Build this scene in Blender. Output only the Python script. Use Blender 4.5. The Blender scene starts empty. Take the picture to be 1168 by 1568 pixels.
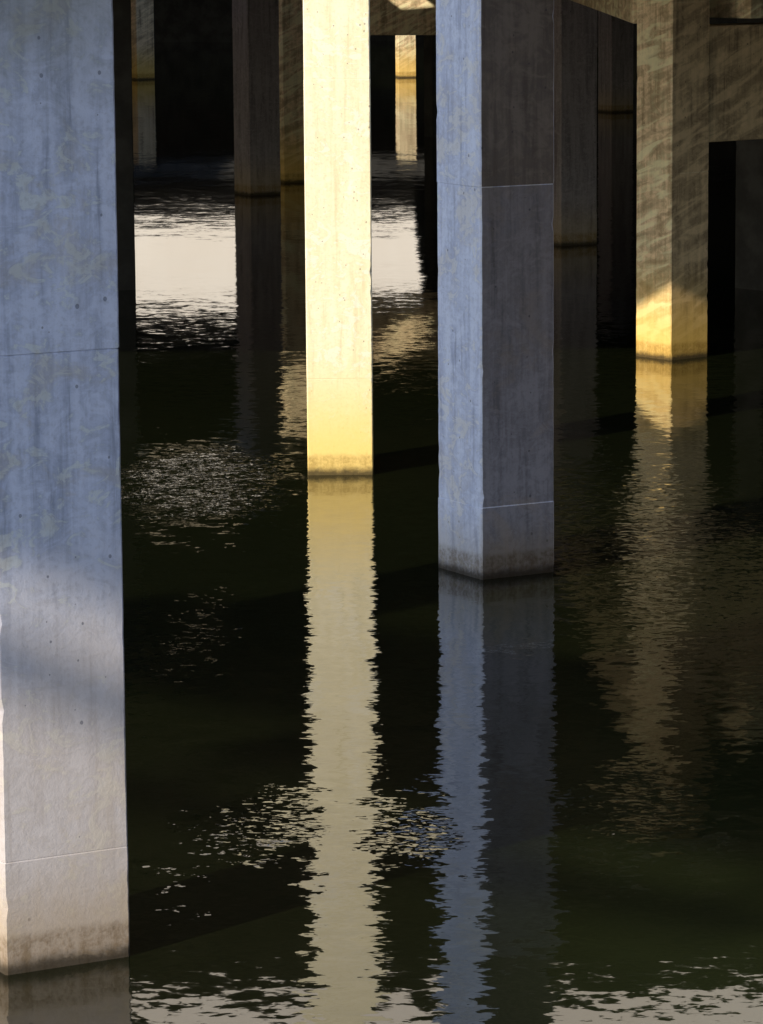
import bpy, bmesh, math, random
from mathutils import Vector, Matrix
R=math.radians
random.seed(7)
sc=bpy.context.scene
sc.view_settings.view_transform='Standard'
sc.view_settings.look='None'
sc.view_settings.exposure=0
SUN_EL=27.0; SUN_AZ=42.0   # light travels toward +x +y, 42 deg off +y

# ---------------- world / sun
w=bpy.data.worlds.new("World"); sc.world=w; w.use_nodes=True
nt=w.node_tree; bg=nt.nodes['Background']
sky=nt.nodes.new('ShaderNodeTexSky'); sky.sky_type='NISHITA'; sky.sun_disc=False
sky.sun_elevation=R(SUN_EL); sky.sun_rotation=R(180+SUN_AZ)
sky.air_density=1.3; sky.dust_density=1.2; sky.ozone_density=4.0
nt.links.new(sky.outputs[0],bg.inputs[0]); bg.inputs[1].default_value=0.15
sl=bpy.data.lights.new("sun","SUN"); sl.energy=5.0; sl.angle=R(0.7); sl.color=(1,.87,.66)
so=bpy.data.objects.new("sun",sl); sc.collection.objects.link(so)
a=R(SUN_AZ); e=R(SUN_EL)
d=Vector((math.sin(a)*math.cos(e),math.cos(a)*math.cos(e),-math.sin(e)))
so.rotation_euler=d.to_track_quat('-Z','Y').to_euler(); so.location=(-30,-30,60)

# ---------------- camera
cam=bpy.data.cameras.new("camera"); co=bpy.data.objects.new("camera",cam); sc.collection.objects.link(co)
cam.sensor_fit='HORIZONTAL'; cam.sensor_width=36; cam.lens=176.3; cam.clip_end=8000; cam.clip_start=.5
co.matrix_world=Matrix.Translation((0,0,10))@Matrix.Rotation(R(80.9),4,'X')@Matrix.Rotation(R(-0.42),4,'Z')
sc.camera=co

# ---------------- node helpers
class NB:
    def __init__(s,mat):
        mat.use_nodes=True; s.t=mat.node_tree; s.b=s.t.nodes['Principled BSDF']
    def n(s,typ,**k):
        x=s.t.nodes.new(typ)
        for a_,v in k.items(): setattr(x,a_,v)
        return x
    def put(s,sock,v):
        if hasattr(v,'is_output'): s.t.links.new(v,sock)
        else: sock.default_value=v
    def m(s,op,a_,b_=0.0,c_=None,clamp=False):
        x=s.n('ShaderNodeMath',operation=op,use_clamp=clamp)
        s.put(x.inputs[0],a_); s.put(x.inputs[1],b_)
        if c_ is not None: s.put(x.inputs[2],c_)
        return x.outputs[0]
    def vm(s,op,a_,b_):
        x=s.n('ShaderNodeVectorMath',operation=op); s.put(x.inputs[0],a_); s.put(x.inputs[1],b_); return x.outputs[0]
    def noise(s,vec,scale,detail=4,rough=.55,dist=0.0):
        x=s.n('ShaderNodeTexNoise'); s.put(x.inputs['Vector'],vec)
        x.inputs['Scale'].default_value=scale; x.inputs['Detail'].default_value=detail
        x.inputs['Roughness'].default_value=rough; x.inputs['Distortion'].default_value=dist
        return x
    def mr(s,v,a0,a1,b0=0.0,b1=1.0,smooth=True):
        x=s.n('ShaderNodeMapRange'); x.interpolation_type='SMOOTHSTEP' if smooth else 'LINEAR'
        s.put(x.inputs[0],v); 
        for i,q in enumerate((a0,a1,b0,b1)): x.inputs[i+1].default_value=q
        return x.outputs[0]
    def mix(s,f,a_,b_,mode='MIX'):
        x=s.n('ShaderNodeMix',data_type='RGBA',blend_type=mode)
        s.put(x.inputs[0],f); s.put(x.inputs[6],a_); s.put(x.inputs[7],b_); return x.outputs[2]

def concrete(name,light,dark,stain=(.5,.36,.12),stain_amt=.5,stain_h=1.6,mott=1.0,wash=.35,warmspot=0.0,grime=.35,upper=None,upper_z=5.95,ripple_light=0.0,sun_warm=None):
    mt=bpy.data.materials.new(name); q=NB(mt)
    pos=q.n('ShaderNodeNewGeometry').outputs['Position']
    z=q.n('ShaderNodeSeparateXYZ'); q.put(z.inputs[0],pos); z=z.outputs[2]
    n1=q.noise(pos,1.1,5,.65,.6).outputs[0]
    ps=q.vm('MULTIPLY',pos,(6,6,.45)); n2=q.noise(ps,1.0,4,.65,.3).outputs[0]
    n3=q.noise(pos,19,4,.65).outputs[0]
    n4=q.noise(q.vm('MULTIPLY',pos,(3,3,4.4)),1.0,5,.68,1.2).outputs[0]
    f=q.m('ADD',q.m('MULTIPLY',n1,.3),q.m('ADD',q.m('MULTIPLY',n2,.35),q.m('MULTIPLY',n4,.35)))
    f=q.mr(f,.42,.58)
    c=q.mix(q.m('MULTIPLY',f,mott),tuple(light)+(1,),tuple(dark)+(1,))
    # pale lime-wash marks with ragged edges
    wm=q.mr(q.m('ADD',q.m('MULTIPLY',n4,.6),q.m('MULTIPLY',n1,.4)),.52,.575)
    c=q.mix(q.m('MULTIPLY',wm,wash),c,tuple(min(.88,x*1.35) for x in light)+(1,))
    c=q.mix(q.m('MULTIPLY',q.mr(n3,.48,.70),.20),c,tuple(x*.4 for x in dark)+(1,))
    # run marks
    c=q.mix(q.m('MULTIPLY',q.mr(n2,.57,.68),grime),c,tuple(x*.5 for x in dark)+(1,))
    if warmspot:
        c=q.mix(q.m('MULTIPLY',q.mr(n1,.5,.62),warmspot),c,(.46,.40,.33,1))
    if ripple_light:
        # light rippling off the water, painted as soft slanting bands
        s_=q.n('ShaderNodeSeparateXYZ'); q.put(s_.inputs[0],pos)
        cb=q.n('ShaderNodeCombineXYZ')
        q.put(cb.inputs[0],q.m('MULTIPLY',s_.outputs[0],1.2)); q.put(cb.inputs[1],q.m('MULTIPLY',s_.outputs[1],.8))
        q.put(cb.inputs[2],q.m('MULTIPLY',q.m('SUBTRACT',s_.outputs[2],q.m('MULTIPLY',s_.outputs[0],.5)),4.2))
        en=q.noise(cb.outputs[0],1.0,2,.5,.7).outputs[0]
        c=q.mix(q.m('MULTIPLY',q.mr(en,.47,.62),ripple_light),c,tuple(min(.88,x*1.35) for x in light)+(1,))
        c=q.mix(q.m('MULTIPLY',q.mr(en,.46,.34),ripple_light*.7),c,tuple(x*.6 for x in dark)+(1,))
    if sun_warm:
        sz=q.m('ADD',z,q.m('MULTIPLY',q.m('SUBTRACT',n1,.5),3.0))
        c=q.mix(q.mr(sz,2.0,4.6,.62,0),c,tuple(sun_warm)+(1,))  # warm sunlight painted into the lower part
        c=q.mix(q.mr(sz,7.4,9.6,0,.6),c,(.24,.25,.23,1))  # shade under the cap painted into the top
    if upper:
        # darker pour above the construction joint, overhead shade painted in with it
        uf=q.mr(z,upper_z-.01,upper_z+.01,0,.72)
        uf=q.m('ADD',uf,q.m('MULTIPLY',q.mr(q.m('ADD',z,q.m('MULTIPLY',n1,2.5)),2.0,6.5,0,.45),q.m('SUBTRACT',1.0,uf)))
        c=q.mix(uf,c,q.mix(f,tuple(x*1.35 for x in upper)+(1,),tuple(x*.75 for x in upper)+(1,)))
    # pores
    v=q.n('ShaderNodeTexVoronoi'); q.put(v.inputs['Vector'],q.vm('MULTIPLY',pos,(7,7,6))); v.inputs['Scale'].default_value=1
    vc=q.n('ShaderNodeSeparateColor'); q.put(vc.inputs[0],v.outputs['Color'])
    rad=q.m('MULTIPLY',q.m('POWER',vc.outputs[1],3),.15)
    pr=q.m('LESS_THAN',v.outputs['Distance'],rad)
    c=q.mix(q.m('MULTIPLY',pr,.6),c,tuple(x*.25 for x in dark)+(1,))
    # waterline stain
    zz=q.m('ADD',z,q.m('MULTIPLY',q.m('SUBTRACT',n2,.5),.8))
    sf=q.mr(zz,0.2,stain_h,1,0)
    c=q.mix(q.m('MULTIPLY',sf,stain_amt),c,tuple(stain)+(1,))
    zb=q.m('ADD',z,q.m('MULTIPLY',q.m('SUBTRACT',n4,.5),.22))
    blotch=q.mr(q.m('ADD',q.m('MULTIPLY',n3,.35),q.m('ADD',q.m('MULTIPLY',n2,.3),q.m('MULTIPLY',n4,.35))),.40,.60,.25,.75)
    c=q.mix(q.m('MULTIPLY',q.mr(zb,.30,.42,1,0),blotch),c,(stain[0]*.42,stain[1]*.38,stain[2]*.36,1))
    c=q.mix(q.m('MULTIPLY',q.mr(zb,.03,.18,1,0),.88),c,(.025,.02,.013,1))
    q.put(q.b.inputs['Base Color'],c); q.b.inputs['Roughness'].default_value=.88
    q.b.inputs['Specular IOR Level'].default_value=.25
    h=q.m('ADD',q.m('MULTIPLY',n3,.5),q.m('MULTIPLY',n4,.5)); h=q.m('SUBTRACT',h,q.m('MULTIPLY',pr,.5))
    bp=q.n('ShaderNodeBump'); bp.inputs['Strength'].default_value=.5; bp.inputs['Distance'].default_value=.014
    q.put(bp.inputs['Height'],h); q.put(q.b.inputs['Normal'],bp.outputs[0])
    return mt

M_near=concrete("concrete_near",(.61,.67,.88),(.38,.43,.60),stain=(.38,.28,.16),stain_amt=.6,stain_h=1.3,warmspot=.25,sun_warm=(.60,.51,.44),wash=.5)
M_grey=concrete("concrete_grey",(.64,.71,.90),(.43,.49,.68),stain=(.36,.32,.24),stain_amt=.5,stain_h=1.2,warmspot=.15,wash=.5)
M_grey_shade=concrete("concrete_grey_shade",(.28,.30,.38),(.17,.18,.23),stain=(.20,.16,.09),stain_amt=.5,stain_h=1.0,warmspot=.2,upper=(.125,.105,.085))  # dark copy of the grey for one face, its shade put into the colour
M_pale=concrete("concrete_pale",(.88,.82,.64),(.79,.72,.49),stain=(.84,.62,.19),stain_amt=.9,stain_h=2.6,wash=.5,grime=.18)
M_warm=concrete("concrete_warm",(.80,.63,.42),(.36,.27,.16),stain=(.82,.55,.14),stain_amt=.8,stain_h=2.6,wash=.3,ripple_light=.6)
M_warm2=concrete("concrete_warm_dark",(.60,.44,.26),(.28,.20,.12),stain=(.6,.38,.07),stain_amt=.8,stain_h=2.4,wash=.35,ripple_light=.5)  # darker copy of warm concrete, the side face's shade put into its colour
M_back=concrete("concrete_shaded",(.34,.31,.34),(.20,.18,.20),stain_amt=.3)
def simple(name,c0,c1,sc_=1.0,far=None):
    mt=bpy.data.materials.new(name); q=NB(mt)
    pos=q.n('ShaderNodeNewGeometry').outputs['Position']
    c=q.mix(q.mr(q.noise(pos,sc_,4,.65).outputs[0],.35,.65),c0+(1,),c1+(1,))
    if far:
        y=q.n('ShaderNodeSeparateXYZ'); q.put(y.inputs[0],pos)
        c=q.mix(q.mr(y.outputs[1],150,196),c,far+(1,))  # far deck darkened by colour so its underside reflects dark
    q.put(q.b.inputs['Base Color'],c); q.b.inputs['Roughness'].default_value=.95
    return mt
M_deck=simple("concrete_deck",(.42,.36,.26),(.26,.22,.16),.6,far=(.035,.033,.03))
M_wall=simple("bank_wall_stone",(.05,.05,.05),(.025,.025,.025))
M_cream=simple("reflector_cream",(.87,.82,.78),(.83,.77,.72),.3)
M_reflector_glass=simple("reflector_window_dark",(.05,.06,.07),(.04,.05,.06))

# ---------------- mesh helpers
def newobj(name,bm,mat):
    me=bpy.data.meshes.new(name); bm.to_mesh(me); bm.free(); me.materials.append(mat)
    o=bpy.data.objects.new(name,me); sc.collection.objects.link(o); return o

def pillar(cx,cy,wd,rot,z1,mat,joints=(1.1,5.95,10.8),z0=-1.5,wobble=.004,mat2=None,gd=.006):
    bm=bmesh.new(); ch=.018
    zs=[]
    z=z0
    while z<z1: zs.append((z,0.0)); z+=.12
    zs.append((z1,0))
    zs=[s for s in zs if all(abs(s[0]-j)>.04 for j in joints)]
    for j in joints:
        g_=gd*(.5 if j<2 else 1)
        if j<z1-.1: zs+=[(j-.008,0.0),(j-.004,g_),(j+.004,g_),(j+.008,0.0)]
    zs.sort()
    lift=[random.uniform(-.006,.006) for _ in range(len(joints)+1)]
    rm=Matrix.Rotation(R(rot),2)
    prev=None; n=8
    for (z,ins) in zs:
        li=sum(1 for j in joints if z>j)
        h=wd/2-ins+lift[li]
        pts=[]
        for sx,sy in ((1,-1),(1,1),(-1,1),(-1,-1)):
            c1=ch+abs(random.gauss(0,wobble)); 
            if random.random()<.04: c1+=random.uniform(.008,.03)
            pts+= [(sx*(h-c1),sy*h),(sx*h,sy*(h-c1))]
        c=sorted(pts,key=lambda p:math.atan2(p[1],p[0]))
        ring=[]
        for p in c:
            v=rm@Vector(p); ring.append(bm.verts.new((cx+v.x,cy+v.y,z)))
        if prev:
            for i in range(n): bm.faces.new((prev[i],prev[(i+1)%n],ring[(i+1)%n],ring[i]))
        else: bm.faces.new(list(reversed(ring)))
        prev=ring
    bm.faces.new(prev)
    bmesh.ops.recalc_face_normals(bm,faces=bm.faces)
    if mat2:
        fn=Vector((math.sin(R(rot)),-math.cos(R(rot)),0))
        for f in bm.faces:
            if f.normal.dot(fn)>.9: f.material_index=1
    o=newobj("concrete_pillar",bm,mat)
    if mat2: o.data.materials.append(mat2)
    return o

def addbox(bm,cx,cy,cz,lx,ly,lz,rot=0,bev=.02,mi=0):
    b=bmesh.new(); bmesh.ops.create_cube(b,size=1)
    bmesh.ops.scale(b,vec=(lx,ly,lz),verts=b.verts)
    if bev: bmesh.ops.bevel(b,geom=list(b.edges),offset=bev,segments=1,affect='EDGES')
    bmesh.ops.rotate(b,cent=(0,0,0),matrix=Matrix.Rotation(R(rot),3,'Z'),verts=b.verts)
    bmesh.ops.translate(b,vec=(cx,cy,cz),verts=b.verts)
    for f in b.faces: f.material_index=mi
    me=bpy.data.meshes.new("t"); b.to_mesh(me); b.free(); bm.from_mesh(me); bpy.data.meshes.remove(me)

def beam(name,p0,p1,width,zb,zt,mat,bev=.025):
    bm=bmesh.new(); p0=Vector(p0);p1=Vector(p1); dd=p1-p0
    addbox(bm,(p0.x+p1.x)/2,(p0.y+p1.y)/2,(zb+zt)/2,dd.length,width,zt-zb,math.degrees(math.atan2(dd.y,dd.x)),bev)
    return newobj(name,bm,mat)

# ---------------- main pillars
ZD=10.95      # deck underside
TP=ZD-.004
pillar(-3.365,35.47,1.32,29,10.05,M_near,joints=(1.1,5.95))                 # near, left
pillar(1.76,56.74,1.30,29.5,11.0,M_grey,mat2=M_grey_shade)                 # second
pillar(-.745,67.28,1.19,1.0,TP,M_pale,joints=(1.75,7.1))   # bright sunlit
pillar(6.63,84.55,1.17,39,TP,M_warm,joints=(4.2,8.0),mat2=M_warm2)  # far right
# under the deck
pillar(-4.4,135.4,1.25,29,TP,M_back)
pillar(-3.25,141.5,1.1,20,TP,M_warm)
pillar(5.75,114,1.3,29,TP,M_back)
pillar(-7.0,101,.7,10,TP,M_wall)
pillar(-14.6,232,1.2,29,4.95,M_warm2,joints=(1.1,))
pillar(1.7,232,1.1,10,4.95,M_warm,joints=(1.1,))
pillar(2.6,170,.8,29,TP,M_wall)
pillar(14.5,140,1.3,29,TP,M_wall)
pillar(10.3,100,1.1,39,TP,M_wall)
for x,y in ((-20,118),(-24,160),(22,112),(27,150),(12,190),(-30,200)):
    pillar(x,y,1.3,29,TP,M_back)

# cross beams
u=Vector((math.cos(R(39)),math.sin(R(39))))
c=Vector((6.63,84.55)); 
s=c+u*.6
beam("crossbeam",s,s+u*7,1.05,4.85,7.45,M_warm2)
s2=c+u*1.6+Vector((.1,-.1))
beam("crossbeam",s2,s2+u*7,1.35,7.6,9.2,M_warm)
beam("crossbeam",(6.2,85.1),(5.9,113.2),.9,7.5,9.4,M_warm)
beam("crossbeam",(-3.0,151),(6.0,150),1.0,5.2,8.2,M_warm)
beam("crossbeam",(-34,232.2),(12,232.2),1.3,4.96,6.0,M_wall)

# ---------------- main bridge deck with openings, some cut to let sun through
def deck(xs,ys,holes,zb,zt,mat,name):
    bm=bmesh.new(); vd={}
    def V(i,j,k):
        key=(i,j,k)
        if key not in vd: vd[key]=bm.verts.new((xs[i],ys[j],zt if k else zb))
        return vd[key]
    def solid(i,j):
        if i<0 or j<0 or i>=len(xs)-1 or j>=len(ys)-1: return False
        cx=(xs[i]+xs[i+1])/2; cy=(ys[j]+ys[j+1])/2
        return not any(h[0]<cx<h[1] and h[2]<cy<h[3] for h in holes)
    for i in range(len(xs)-1):
        for j in range(len(ys)-1):
            if not solid(i,j): continue
            bm.faces.new((V(i,j,1),V(i+1,j,1),V(i+1,j+1,1),V(i,j+1,1)))
            bm.faces.new((V(i,j,0),V(i,j+1,0),V(i+1,j+1,0),V(i+1,j,0)))
            if not solid(i,j-1): bm.faces.new((V(i,j,0),V(i+1,j,0),V(i+1,j,1),V(i,j,1)))
            if not solid(i,j+1): bm.faces.new((V(i+1,j+1,0),V(i,j+1,0),V(i,j+1,1),V(i+1,j+1,1)))
            if not solid(i-1,j): bm.faces.new((V(i,j+1,0),V(i,j,0),V(i,j,1),V(i,j+1,1)))
            if not solid(i+1,j): bm.faces.new((V(i+1,j,0),V(i+1,j+1,0),V(i+1,j+1,1),V(i+1,j,1)))
    return newobj(name,bm,mat)
holes=[(-9.6,-5.4,134.0,138.8),(-6.5,-3.8,141.8,145.2),(-17.8,2.5,200,270),
       (4.1,5.0,81.6,82.5),(5.3,6.0,81.2,82.5),(6.4,7.9,81.8,82.5)]  # slots added to throw sun on the right-hand crossbeams
xs=sorted({-110,110,*[h[0] for h in holes],*[h[1] for h in holes]})
ys=sorted({70.7,301,*[h[2] for h in holes],*[h[3] for h in holes]})
dk=deck(xs,ys,holes,ZD,ZD+.95,M_deck,"bridge_deck")
bm=bmesh.new()
addbox(bm,0,70.5,12.05,220,.38,2.3)  # unseen pale parapet, added so its reflection brightens the near water
newobj("reflector_parapet",bm,M_cream)

h=Vector((math.sin(a),math.cos(a))); pv=Vector((h.y,-h.x))
# added unseen viaduct and walkway, placed to shade the near pillar
A0=Vector((-3.365,35.47)); cA=A0-h*44.2
bm=bmesh.new(); addbox(bm,cA.x,cA.y,30.3,10,12.8,2.0,-SUN_AZ,.1)
addbox(bm,cA.x,cA.y,28.6,26,3,1.35,-SUN_AZ,.1)
for sgn in (-1,1):
    pc=cA+pv*11*sgn; addbox(bm,pc.x,pc.y,12.9,1.6,3,30,-SUN_AZ,.08)
wk=A0-h*54; addbox(bm,wk.x,wk.y,30.2,10,.5,.45,-SUN_AZ,.03)
for sgn in (-1,1):
    pc=A0-h*52.2+pv*4*sgn; addbox(bm,pc.x,pc.y,30.2,.25,3.1,.25,-SUN_AZ,.02)
newobj("viaduct_blocker",bm,M_grey)
# unseen cap beam on the near pillar, enlarged to darken its top
bm=bmesh.new(); addbox(bm,-3.365,35.47,10.66,5.5,2.8,1.2,29,.05); newobj("pillar_shade_cap",bm,M_grey)
# unseen deck over second pillar, sized to darken its right face
bm=bmesh.new(); addbox(bm,21.3,44.5,11.72,40,33,1.4,0); newobj("shade_deck",bm,M_deck)
bm=bmesh.new(); addbox(bm,9.0,44.5,4.75,1.2,33,12.5,0); newobj("sky_blocker_wall",bm,M_back)  # wall added out of view to block sky light from the right
# added unseen pier on the sun line, keeps sun off second pillar
bm=bmesh.new(); px,py=1.76-h.x*24,56.74-h.y*24
addbox(bm,px,py,11.5,2.3,1.5,26,-SUN_AZ,.08); addbox(bm,px,py,25.5,5.5,2.0,2.0,-SUN_AZ,.2)
newobj("sun_blocker_pier",bm,M_grey)

# added unseen building, its sunlit front brightens the reflected gap
bm=bmesh.new()
addbox(bm,-8,345,24,60,20,34,0,.1)
for fx in range(-35,21,5):
    for fz in (33,37): addbox(bm,fx,334.97,fz,1.6,.2,1.6,0,0,1)
o=newobj("reflector_building",bm,M_cream); o.data.materials.append(M_reflector_glass)

# far bank
bm=bmesh.new(); addbox(bm,0,300,4.45,300,1.5,12.9,0,.04); newobj("river_bank_wall",bm,M_wall)
mg=simple("bank_soil",(.05,.06,.03),(.10,.09,.06),.2)
bm=bmesh.new(); vs=[bm.verts.new(p) for p in ((-4000,300.8,9.0),(4000,300.8,9.0),(4000,5000,9.0),(-4000,5000,9.0))]; bm.faces.new(vs); newobj("ground",bm,mg)

# ---------------- water
mw=bpy.data.materials.new("river_water"); q=NB(mw)
pos=q.n('ShaderNodeNewGeometry').outputs['Position']
sp=q.n('ShaderNodeSeparateXYZ'); q.put(sp.inputs[0],pos)
X,Y=sp.outputs[0],sp.outputs[1]
def slope(vec,det=2):
    nn=q.noise(q.vm('MULTIPLY',pos,vec),1.0,det,.55,.5)
    return q.vm('SUBTRACT',nn.outputs['Color'],(.5,.5,.5))
wl=slope((.45,1.0,1),1); wm_=slope((2.7,3.8,1),2); wf=slope((8,13,1),2)
warp=q.noise(pos,.8,4,.65).outputs['Color']
wp=q.n('ShaderNodeSeparateXYZ'); q.put(wp.inputs[0],q.vm('SUBTRACT',warp,(.5,.5,.5)))
gx=q.m('ADD',X,q.m('MULTIPLY',wp.outputs[0],2.4)); gy=q.m('ADD',Y,q.m('MULTIPLY',wp.outputs[1],7.0))
g=None
for (cx,cy,rx,ry,am) in ((-3.3,66,1.8,4.6,1.5),(-1.5,40.2,1.0,2.4,1.15),(.35,40.6,.7,2.0,1.1),(4.6,59,2.1,12,.65),(2.8,41.5,.7,2.5,.7),(-2.3,38.2,.6,1.3,.8),(-2.6,51,.8,5,.55)):
    dx=q.m('DIVIDE',q.m('SUBTRACT',gx,cx),rx); dy=q.m('DIVIDE',q.m('SUBTRACT',gy,cy),ry)
    r=q.m('SQRT',q.m('ADD',q.m('MULTIPLY',dx,dx),q.m('MULTIPLY',dy,dy)))
    m_=q.m('MULTIPLY',q.mr(r,.35,1.2,1,0),am)
    g=m_ if g is None else q.m('MAXIMUM',g,m_)
calm=q.mr(Y,72,105,1,.38)
amp_m=q.m('MULTIPLY',q.m('ADD',.055,q.m('MULTIPLY',g,.15)),calm)
amp_f=q.m('MULTIPLY',q.m('ADD',.036,q.m('MULTIPLY',g,.36)),calm)
def scl(v,f):
    x=q.n('ShaderNodeVectorMath',operation='SCALE'); q.put(x.inputs[0],v); q.put(x.inputs['Scale'],f); return x.outputs[0]
S=q.vm('ADD',q.vm('ADD',scl(wl,.014),scl(wm_,amp_m)),scl(wf,amp_f))
S=q.vm('MULTIPLY',S,(1.5,.75,0)); N=q.vm('ADD',S,(0,0,1))
nn=q.n('ShaderNodeVectorMath',operation='NORMALIZE'); q.put(nn.inputs[0],N)
q.put(q.b.inputs['Normal'],nn.outputs[0])
bc=q.mix(q.noise(pos,.1,2).outputs[0],(.0055,.0072,.003,1),(.007,.0095,.003,1))
# greener, siltier water on the right side, towards the camera
silt=q.m('MULTIPLY',q.mr(q.m('ADD',X,q.m('MULTIPLY',wp.outputs[0],1.5)),-.5,3.5),q.mr(Y,54,38))
bc=q.mix(silt,bc,(.015,.021,.007,1))
q.put(q.b.inputs['Base Color'],bc)
q.b.inputs['Roughness'].default_value=.03; q.b.inputs['IOR'].default_value=1.5
bm=bmesh.new(); vs=[bm.verts.new(p) for p in ((-4000,-3000,0),(4000,-3000,0),(4000,4990,0),(-4000,4990,0))]; bm.faces.new(vs); newobj("water",bm,mw)
